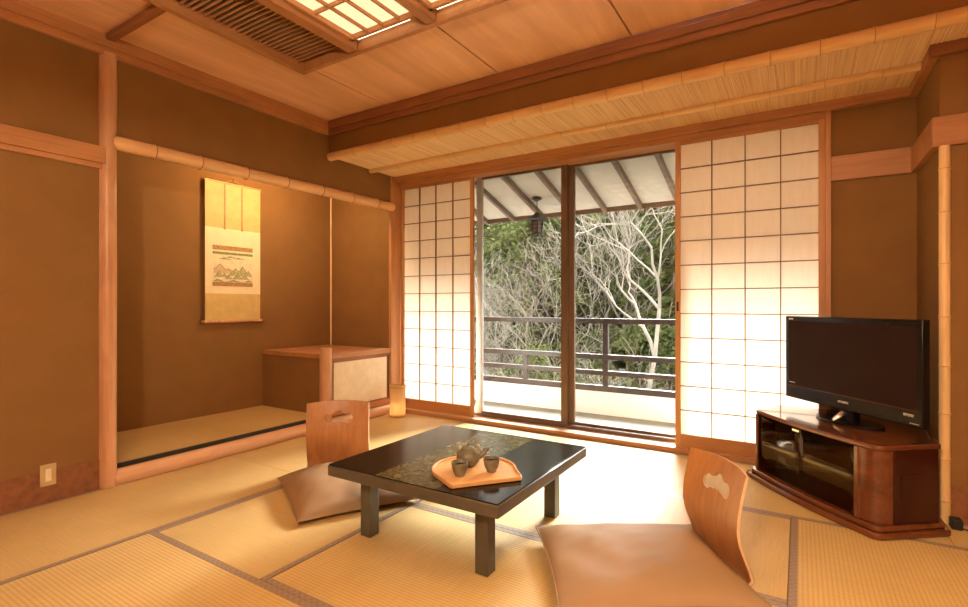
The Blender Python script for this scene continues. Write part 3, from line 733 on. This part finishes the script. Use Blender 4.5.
def zaisu(loc, ang, label):
    # local frame: +x is the way the sitter faces, the backrest stands at x = 0
    t = thing('floor_chair', loc, label, 'chair', 'bent plywood floor chairs', rz=ang)
    W, TH = .40, .011
    prof = [(.40, .010), (.30, .010), (.20, .010), (.12, .010), (.06, .011), (.03, .016), (.018, .028), (.020, .05), (.032, .09), (.052, .14), (.070, .19), (.077, .235), (.073, .29), (.062, .35), (.048, .41), (.036, .448)]
    prof = [Vector((a, 0, b)) for a, b in prof]
    ls = [0]
    for i in range(1, len(prof)): ls.append(ls[-1] + (prof[i] - prof[i - 1]).length)
    Lt = ls[-1]
    def at(s):
        s = max(0, min(Lt, s))
        for i in range(1, len(ls)):
            if s <= ls[i]:
                k = (s - ls[i - 1]) / (ls[i] - ls[i - 1]); return prof[i - 1].lerp(prof[i], k)
        return prof[-1]
    def bend(u, s):              # u across, s along
        p = at(s); k = max(0, min(1, (p.z - .03) / .3))
        k = k * k * (3 - 2 * k)
        return Vector((p.x - .034 * k * (1 - (u / (W / 2)) ** 2) + .004 * k, u, p.z + .010 * k * (1 - (u / (W / 2)) ** 2)))
    # back panel: ring grid around a cloud shaped grip hole
    s0, s1 = ls[4], Lt; hc = Lt - .112; nA = 96; nR = 14
    def hole(a):
        best = 0
        for (cx, cy, r) in ((-.062, -.004, .031), (.062, -.004, .031), (-.03, .0, .026), (.03, .0, .026), (0, .012, .033), (0, .0, .024)):
            dx, dy = cos(a), sin(a); bq = dx * cx + dy * cy; cq = cx * cx + cy * cy - r * r; dsc = bq * bq - cq
            if dsc > 0: best = max(best, bq + sqrt(dsc))
        return best
    def outer(a):
        dx, dy = cos(a), sin(a); L = 1e9
        if abs(dx) > 1e-6: L = min(L, (W / 2) / abs(dx))
        if dy > 1e-6: L = min(L, (s1 - hc) / dy)
        if dy < -1e-6: L = min(L, (hc - s0) / -dy)
        return L
    angs = [2 * pi * k / nA for k in range(nA)]
    for (cu, cv) in ((W / 2, s1 - hc), (-W / 2, s1 - hc), (W / 2, s0 - hc), (-W / 2, s0 - hc)):
        a = atan2(cv, cu) % (2 * pi); i = min(range(nA), key=lambda q: abs(angs[q] - a)); angs[i] = a
    vs = []
    for a in angs:
        r0, r1 = hole(a), outer(a)
        for j in range(nR + 1):
            q = (j / nR) ** 1.15; r = r0 + (r1 - r0) * q; vs.append(bend(r * cos(a), hc + r * sin(a)))
    # round the two top corners
    fs = []
    for i in range(nA):
        i2 = (i + 1) % nA
        for j in range(nR): fs.append((i * (nR + 1) + j, i * (nR + 1) + j + 1, i2 * (nR + 1) + j + 1, i2 * (nR + 1) + j))
    def solid(m, nm, par, mat='ply'):
        o = m.build(nm, mat, par, angle=50); MATp = MAT['plyedge']; o.data.materials.append(MATp)
        md = o.modifiers.new('thick', 'SOLIDIFY'); md.thickness = TH; md.offset = 0; md.material_offset_rim = 1
        b = o.modifiers.new('edge', 'BEVEL'); b.width = .002; b.segments = 2; b.limit_method = 'ANGLE'; b.angle_limit = R(60)
        return o
    solid(MB().add(vs, fs), 'backrest', t)
    def fn(u, v): return bend((u - .5) * W, s0 * v)
    solid(MB().grid(fn, 8, 10), 'seat_board', t)
    return t

zaisu((-2.635, 2.382, .002), R(-47.8), 'bent plywood floor chair left of the table, tan cushion in front of it')
zaisu((-.262, 2.335, .002), R(219), 'bent plywood floor chair right of the table, backrest toward the television')
cushion((-2.275, 2.106, .030), R(-29), .74, .65, .12, -.004, 'tan floor cushion partly hidden behind the left corner of the table', 1)
cushion((-.57, 2.09, .058), R(-57), .66, .74, .075, -.032, 'large tan floor cushion in the near right foreground', 2)

# ------------------------------------------------------------------ television stand and television
TVA = math.atan2(-.737, .608)
ST = thing('television_stand', (.02, 3.36, .0014), 'dark red lacquered corner television stand with smoked glass doors', 'television stand', rz=TVA)
# local frame: x along the front (0 = mid front), y into the corner
def L2(X, Y):
    dx, dy = X - .02, Y - 3.36; return (dx * cos(-TVA) - dy * sin(-TVA), dx * sin(-TVA) + dy * cos(-TVA))
Lb = L2(.590, 3.93); Lbl = L2(-.13, 3.93)
def footprint(e, fx, bow, inset):
    f = []
    for k in range(13):
        s = -1 + 2 * k / 12; f.append((s * fx, -bow * (1 - s * s) - e))
    r = .05
    return f
def poly(fx, bow, yfr, dR, rr=.05, shrink=0):
    pts = [(-fx + fx * 2 * k / 12, yfr - bow * (1 - (-1 + k / 6) ** 2)) for k in range(13)]
    # rounded right front corner
    out = pts[:-1]
    for k in range(7):
        a = -pi / 2 + (pi / 2) * k / 6; out.append((fx + rr * cos(a), yfr + rr + rr * sin(a)))
    out.append((fx + rr, dR))
    q = (Lb[0] - shrink * .7, Lb[1] - shrink); out.append(q)
    out.append((Lbl[0] + shrink * .5, Lbl[1] - shrink)); out.append((-fx - .015, yfr + .10)); out.append((-fx - .02, yfr + .02))
    return out
# plinth, top and carcass follow the same outline
MB().prism(poly(.445, .035, -.04, .36, .045), .0, .030).build('plinth', 'tvwood', ST, .008)
MB().prism(poly(.43, .030, -.015, .35, .04, .01), .030, .055).build('lower_moulding', 'tvwood', ST, .006)
MB().prism(poly(.405, .030, .0, .345, .05, .012), .405, .430).build('top_board', 'tvwood', ST, .006)
# side panel right, rounded post, left end, back, shelf
yp = .03
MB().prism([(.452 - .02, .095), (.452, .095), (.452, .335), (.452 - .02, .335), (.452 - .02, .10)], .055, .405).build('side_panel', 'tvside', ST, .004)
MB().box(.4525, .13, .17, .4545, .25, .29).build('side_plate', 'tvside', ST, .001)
cpost = [(.333, .004), (.333, -.010), (.358, -.010), (.362, .0)] + [(.362 + .090 * sin(a), .090 - .090 * cos(a)) for a in [pi / 2 * k / 14 for k in range(1, 15)]] + [(.44, .095), (.36, .03)]
MB().prism(cpost, .055, .405).build('corner_post', 'tvwood', ST, .003)
MB().box(-.405, -.005, .055, -.388, .13, .405).build('left_panel', 'tvwood', ST, .002)
MB().prism([(-.388, .12), (-.388, .135), (Lbl[0] + .03, Lbl[1] - .03), (Lb[0] - .03, Lb[1] - .03), (.43, .335), (.43, .32), (Lb[0] - .03, Lb[1] - .05), (Lbl[0] + .05, Lbl[1] - .05)], .055, .405).build('back_panel', 'tvdark', ST)
MB().prism([(-.385, .03), (.33, .03), (.42, .1), (.42, .30), (Lb[0] - .06, Lb[1] - .06), (Lbl[0] + .07, Lbl[1] - .07)], .215, .230).build('shelf', 'tvwood', ST)
for (a, b) in ((-.386, -.029), (-.027, .332)):
    def fn(u, v, a=a, b=b):
        x = a + (b - a) * u; s = x / .405; return (x, .004 - .012 * (1 - s * s), .062 + .338 * v)
    g = MB().grid(fn, 10, 1).build('glass_door', 'smoke', ST); sd = g.modifiers.new('thick', 'SOLIDIFY'); sd.thickness = .004
MB().box(-.05, -.034, .385, .0, -.027, .397).build('door_catch', 'chrome', ST)

TV = thing('television', (.209, 3.530, .4316), 'black flat screen television standing on the red lacquered corner stand', 'television', rz=TVA)
W2, z0, z1 = .456, .070, .597
MB().box(-W2, .0, z0, W2, .045, z1).build('casing', 'tvblack', TV, .006)
MB().box(-W2 + .10, .045, z0 + .06, W2 - .10, .085, z1 - .08).build('rear_housing', 'tvblack', TV, .012)
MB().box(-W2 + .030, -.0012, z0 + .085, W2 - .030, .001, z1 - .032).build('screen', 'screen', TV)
MB().box(-W2 + .02, -.002, z0 + .0800, W2 - .02, .0, z0 + .0825).build('bezel_line', 'tvwood', TV)
def letters(x, z, n, w, h, name):
    m = MB(); r2 = random.Random(n)
    for k in range(n):
        x0 = x + k * w * 1.35
        m.box(x0, -.0025, z, x0 + w * .28, -.001, z + h)
        m.box(x0, -.0025, z + h * (.78 if k % 2 else .0), x0 + w, -.001, z + h * (1 if k % 2 else .22))
        m.box(x0 + w * .72, -.0025, z + (h * .4 if k % 3 else 0), x0 + w, -.001, z + h)
    m.build(name, 'mark', TV)
letters(-.035, z0 + .040, 7, .0075, .011, 'maker_mark'); letters(W2 - .095, z0 + .050, 5, .008, .012, 'corner_mark')
letters(-W2 + .035, z1 - .022, 5, .0055, .008, 'corner_mark'); letters(-W2 + .04, z0 + .10, 9, .004, .004, 'small_print')
for k in range(5): MB().tube([(W2 - .06 + k * .010, -.0022, z0 + .018), (W2 - .06 + k * .010, .0, z0 + .018)], .0022, 8).build('indicator', 'mark', TV)
MB().prism([(-.05, .02), (.05, .02), (.04, .07), (-.04, .07)], .012, z0 + .08).build('neck', 'tvblack', TV, .004)
b = [(.20 * cos(2 * pi * k / 36), .035 + .115 * sin(2 * pi * k / 36)) for k in range(36)]
MB().prism(b, .0, .013).build('base', 'tvblack', TV, .004)
MB().tube([(0, -.0005, .052), (0, -.018, .038), (0, -.055, .018), (0, -.065, .014)], [.016, .018, .012, .006], 10).build('neck_trim', 'chrome', TV)

AD = thing('power_adapter', (.652, 3.348, .0), 'small black power adapter with cord on the floor beside the television stand', 'adapter')
MB().box(-.022, -.03, .0015, .022, .03, .05).build('adapter_body', 'rubber', AD, .005)
pts = [(0.0, .0, .02), (.05, -.03, .008)]
MB().tube([Vector(p) - Vector((.613, 3.355, 0)) for p in ((.63, 3.335, .012), (.66, 3.33, .0055), (.72, 3.31, .0055), (.80, 3.33, .0055), (.95, 3.34, .0055), (1.15, 3.36, .0055))], .004, 8).build('power_cord', 'rubber', AD)
MB().tube([(W2 - .05, .05, z0 + .03), (W2 - .02, .06, .012), (W2 - .01, .03, .0045), (W2 - .005, -.06, .0045)], .0035, 8).build('cable', 'rubber', TV)

# ------------------------------------------------------------------ scroll in the alcove
SC = thing('hanging_scroll', (XB + .012, 2.787, .95), 'hanging scroll with small landscape painting on the alcove wall', 'scroll')
def curl(y): return .010 + .020 * max(0, (-y - .20) / .08) ** 2
def sheet(y0, y1, z0, z1, off=0, n=12):
    def fn(u, v): y = y0 + (y1 - y0) * u; return (curl(y) + off, y, z0 + (z1 - z0) * v)
    m = MB().grid(fn, n, 2); k = len(m.v); m.add([(x - .0015, y, z) for x, y, z in m.v], [f[::-1] for f in m.f])
    return m
hw = .277
sheet(-hw, hw, .855, 1.275).build('upper_silk', 'silk', SC); sheet(-hw, hw, .255, .855).build('mounting_paper', 'mount', SC); sheet(-hw, hw, .0, .255).build('lower_silk', 'silk', SC)
for y in (-.085, .085):
    sheet(y - .0075, y + .0075, .86, 1.27, .002, 2).build('ribbon', 'artband', SC)
    MB().box(.011, y - .009, .848, .016, y + .009, .862).build('ribbon_end', 'artband', SC)
pa = sheet(-.20, .195, .325, .68, .0015, 6).build('painting', 'artpaper', SC)
sheet(-.20, .195, .655, .695, .0025, 6).build('upper_band', 'artband', pa); sheet(-.20, .195, .615, .637, .0025, 6).build('thin_band', 'artgreen', pa); sheet(-.20, .195, .325, .36, .0025, 6).build('lower_band', 'artband', pa)
def ridge(pts, zb, name, mat, off):
    n = len(pts); v = [(curl(y) + off, y, z) for y, z in pts] + [(curl(y) + off, y, zb(y)) for y, z in pts]
    MB().add(v, [(n + i, n + i + 1, i + 1, i) for i in range(n - 1)]).build(name, mat, pa, smooth=False)
def peaks(y0, y1, base, ps, seed, thick):
    pts = []
    for k in range(31):
        y = y0 + (y1 - y0) * k / 30; z = base
        for (py, ph, pw) in ps: z = max(z, base + ph * max(0, 1 - abs(y - py) / pw) ** 1.2)
        pts.append((y, z + .005 * noise.noise(Vector((y * 60, seed, 0)))))
    return pts
def hills(y0, y1, base, ps, seed, wash, off):
    p = peaks(y0, y1, base, ps, seed, 0); d = dict(p)
    ridge(p, lambda y: base, 'painted_hill', wash, off); ridge(p, lambda y: max(base, d[y] - .007), 'ink_ridge', 'artink', off + .0004)
hills(-.19, .10, .44, [(-.13, .09, .11), (-.05, .05, .10), (.03, .04, .06)], 1, 'washred', .0022)
hills(-.07, .185, .42, [(.02, .075, .09), (.09, .10, .08), (.15, .06, .05)], 2, 'washgreen', .0028)
hills(-.185, -.04, .405, [(-.14, .06, .05), (-.09, .04, .04)], 3, 'washgreen', .0034)
hills(-.10, .16, .39, [(-.05, .035, .04), (.04, .05, .06), (.11, .045, .05)], 4, 'washgreen', .0040)
hills(-.19, .19, .365, [(-.15, .025, .06), (.0, .018, .08), (.15, .022, .05)], 5, 'washgreen', .0046)
for (a, b, z) in ((-.14, -.02, .575), (-.10, .03, .592), (.0, .10, .583)):
    p = peaks(a, b, z, [((a + b) / 2, .010, .05)], z, 0); ridge(p, lambda y, z=z: z - .004, 'ink_cloud', 'artink', .0026)
MB().tube([(.016, -.305, .0), (.016, .305, .0)], .014, 14).build('bottom_roller', 'log', SC)
for s in (-1, 1): MB().tube([(.016, s * .285, .0), (.016, s * .312, .0)], .018, 14).build('roller_knob', 'darky', SC)
MB().tube([(.012, -hw - .003, 1.275), (.012, hw + .003, 1.275)], .008, 10).build('top_rod', 'silk', SC)
MB().tube([(.012, -.09, 1.280), (.008, 0, 1.315), (.012, .09, 1.280)], .0025, 6).build('hanging_cord', 'artband', SC)
MB().tube([(-.012, 0, 1.315), (.016, 0, 1.318)], .005, 8).build('hook', 'iron', SC)

# small paper lantern on the floor by the post
LN = thing('paper_lantern', (-3.385, 3.815, .0015), 'small glowing cylindrical paper lantern on the mat beside the square post', 'lantern')
MB().lathe([(.082, .0), (.085, .004), (.085, .018), (.078, .020), (.0001, .020)], 28).build('base', 'tray', LN)
MB().lathe([(.077, .018), (.078, .10), (.077, .20), (.079, .295)], 32).build('paper_shade', 'lantern', LN)
MB().lathe([(.081, .280), (.083, .290), (.083, .306), (.076, .306), (.076, .280), (.081, .280)], 28).build('top_ring', 'tray', LN)
MB().lathe([(.0001, .020), (.022, .020), (.022, .045), (.0001, .046)], 16).build('candle', 'mount', LN)
MB().lathe([(.0001, .046), (.008, .056), (.006, .070), (.0001, .085)], 12).build('flame', 'flame', LN)

# ------------------------------------------------------------------ lights
def area(name, loc, rot, sx, sy, power, col):
    l = bpy.data.lights.new(name, 'AREA'); l.shape = 'RECTANGLE'; l.size = sx; l.size_y = sy; l.energy = power; l.color = col
    o = bpy.data.objects.new(name, l); COL.objects.link(o); o.location = loc; o.rotation_euler = rot; return o
def point(name, loc, r, power, col):
    l = bpy.data.lights.new(name, 'POINT'); l.shadow_soft_size = r; l.energy = power; l.color = col
    o = bpy.data.objects.new(name, l); COL.objects.link(o); o.location = loc; return o

# downlight inside the alcove, above the rail
DL = thing('alcove_downlight', (XL - .20, 2.95, 2.55), 'small downlight in the alcove ceiling behind the rail', 'lamp')
MB().lathe([(.0001, -.17), (.03, -.17), (.035, -.12), (.012, -.11), (.012, -.01), (.05, -.01), (.05, .0), (.0001, .0)], 20).build('housing', 'iron', DL)
point('alcove_downlight_bulb', (XL - .20, 2.95, 2.30), .06, 27, (1, .72, .42))

for (x, y, lab) in ((.55, 1.75, 'added fill downlight in the ceiling right of the lattice, above the right floor chair'), (1.30, .40, 'added fill downlight in the ceiling near the right wall')):  # out-of-view downlights added to lift the room's brightness
    q = thing('added_downlight', (x, y, ZC), lab, 'lamp', 'added fill downlights')
    MB().lathe([(.055, -.004), (.062, -.004), (.062, .0), (.055, .0), (.055, -.004)], 24).build('trim_ring', 'iron', q)
    sp = bpy.data.lights.new('added_downlight_bulb', 'SPOT'); sp.energy = 90; sp.color = (1, .72, .42); sp.spot_size = R(120); sp.spot_blend = .8; sp.shadow_soft_size = .06
    so2 = bpy.data.objects.new('added_downlight_bulb', sp); COL.objects.link(so2); so2.location = (x, y, ZC - .02)
point('lantern_candle_light', (-3.385, 3.815, .075), .012, .22, (1, .66, .28))
# unseen drum pendant behind the camera, added to brighten the room
PD = thing('added_drum_pendant', (-.30, -.50, 2.72), 'added shallow drum pendant behind the camera, brightening the room', 'lamp')
MB().tube([(0, 0, 0), (0, 0, -.66)], .006, 8).build('cord', 'rubber', PD)
MB().lathe([(.350, -.730), (.350, -.630), (.344, -.630), (.344, -.730), (.350, -.730)], 40).build('light_cutoff_drum', 'white', PD)  # shallow ring sized to keep the bulb off beam and upper walls
MB().tube([(-.344, 0, -.65), (.344, 0, -.65)], .004, 8).tube([(0, -.344, -.65), (0, .344, -.65)], .004, 8).build('shade_spokes', 'iron', PD)
point('added_pendant_bulb', (-.30, -.50, 2.0), .065, 420, (1, .76, .53))

w = bpy.data.worlds.new('overcast_sky'); scene.world = w; w.use_nodes = True
nt = w.node_tree; bg = nt.nodes['Background']
bg.inputs['Color'].default_value = (1.0, .97, .92, 1); bg.inputs['Strength'].default_value = 6.0
su = bpy.data.lights.new('hazy_sun', 'SUN'); su.energy = 64.0; su.angle = R(40); su.color = (1, .97, .92)
so_ = bpy.data.objects.new('hazy_sun', su); COL.objects.link(so_)
so_.rotation_euler = Vector((-.10, -1, -.84)).to_track_quat('-Z', 'Y').to_euler()

# ------------------------------------------------------------------ camera
cam = bpy.data.cameras.new('camera'); co = bpy.data.objects.new('camera', cam); COL.objects.link(co)
co.location = (0, 0, 1.10); co.rotation_euler = (R(90), 0, math.atan(316 / 507.17))
cam.sensor_width = 36; cam.lens = 507.17 / 968 * 36; cam.shift_y = 1.5 / 968; cam.clip_start = .05
scene.camera = co

vs = scene.view_settings
vs.view_transform = 'Standard'; vs.look = 'None'; vs.gamma = 1; vs.use_curve_mapping = False; vs.exposure = 0.58
cy = scene.cycles
cy.max_bounces = 10; cy.diffuse_bounces = 6; cy.glossy_bounces = 4; cy.transmission_bounces = 8; cy.transparent_max_bounces = 12
cy.sample_clamp_indirect = 12; cy.caustics_reflective = False; cy.caustics_refractive = False
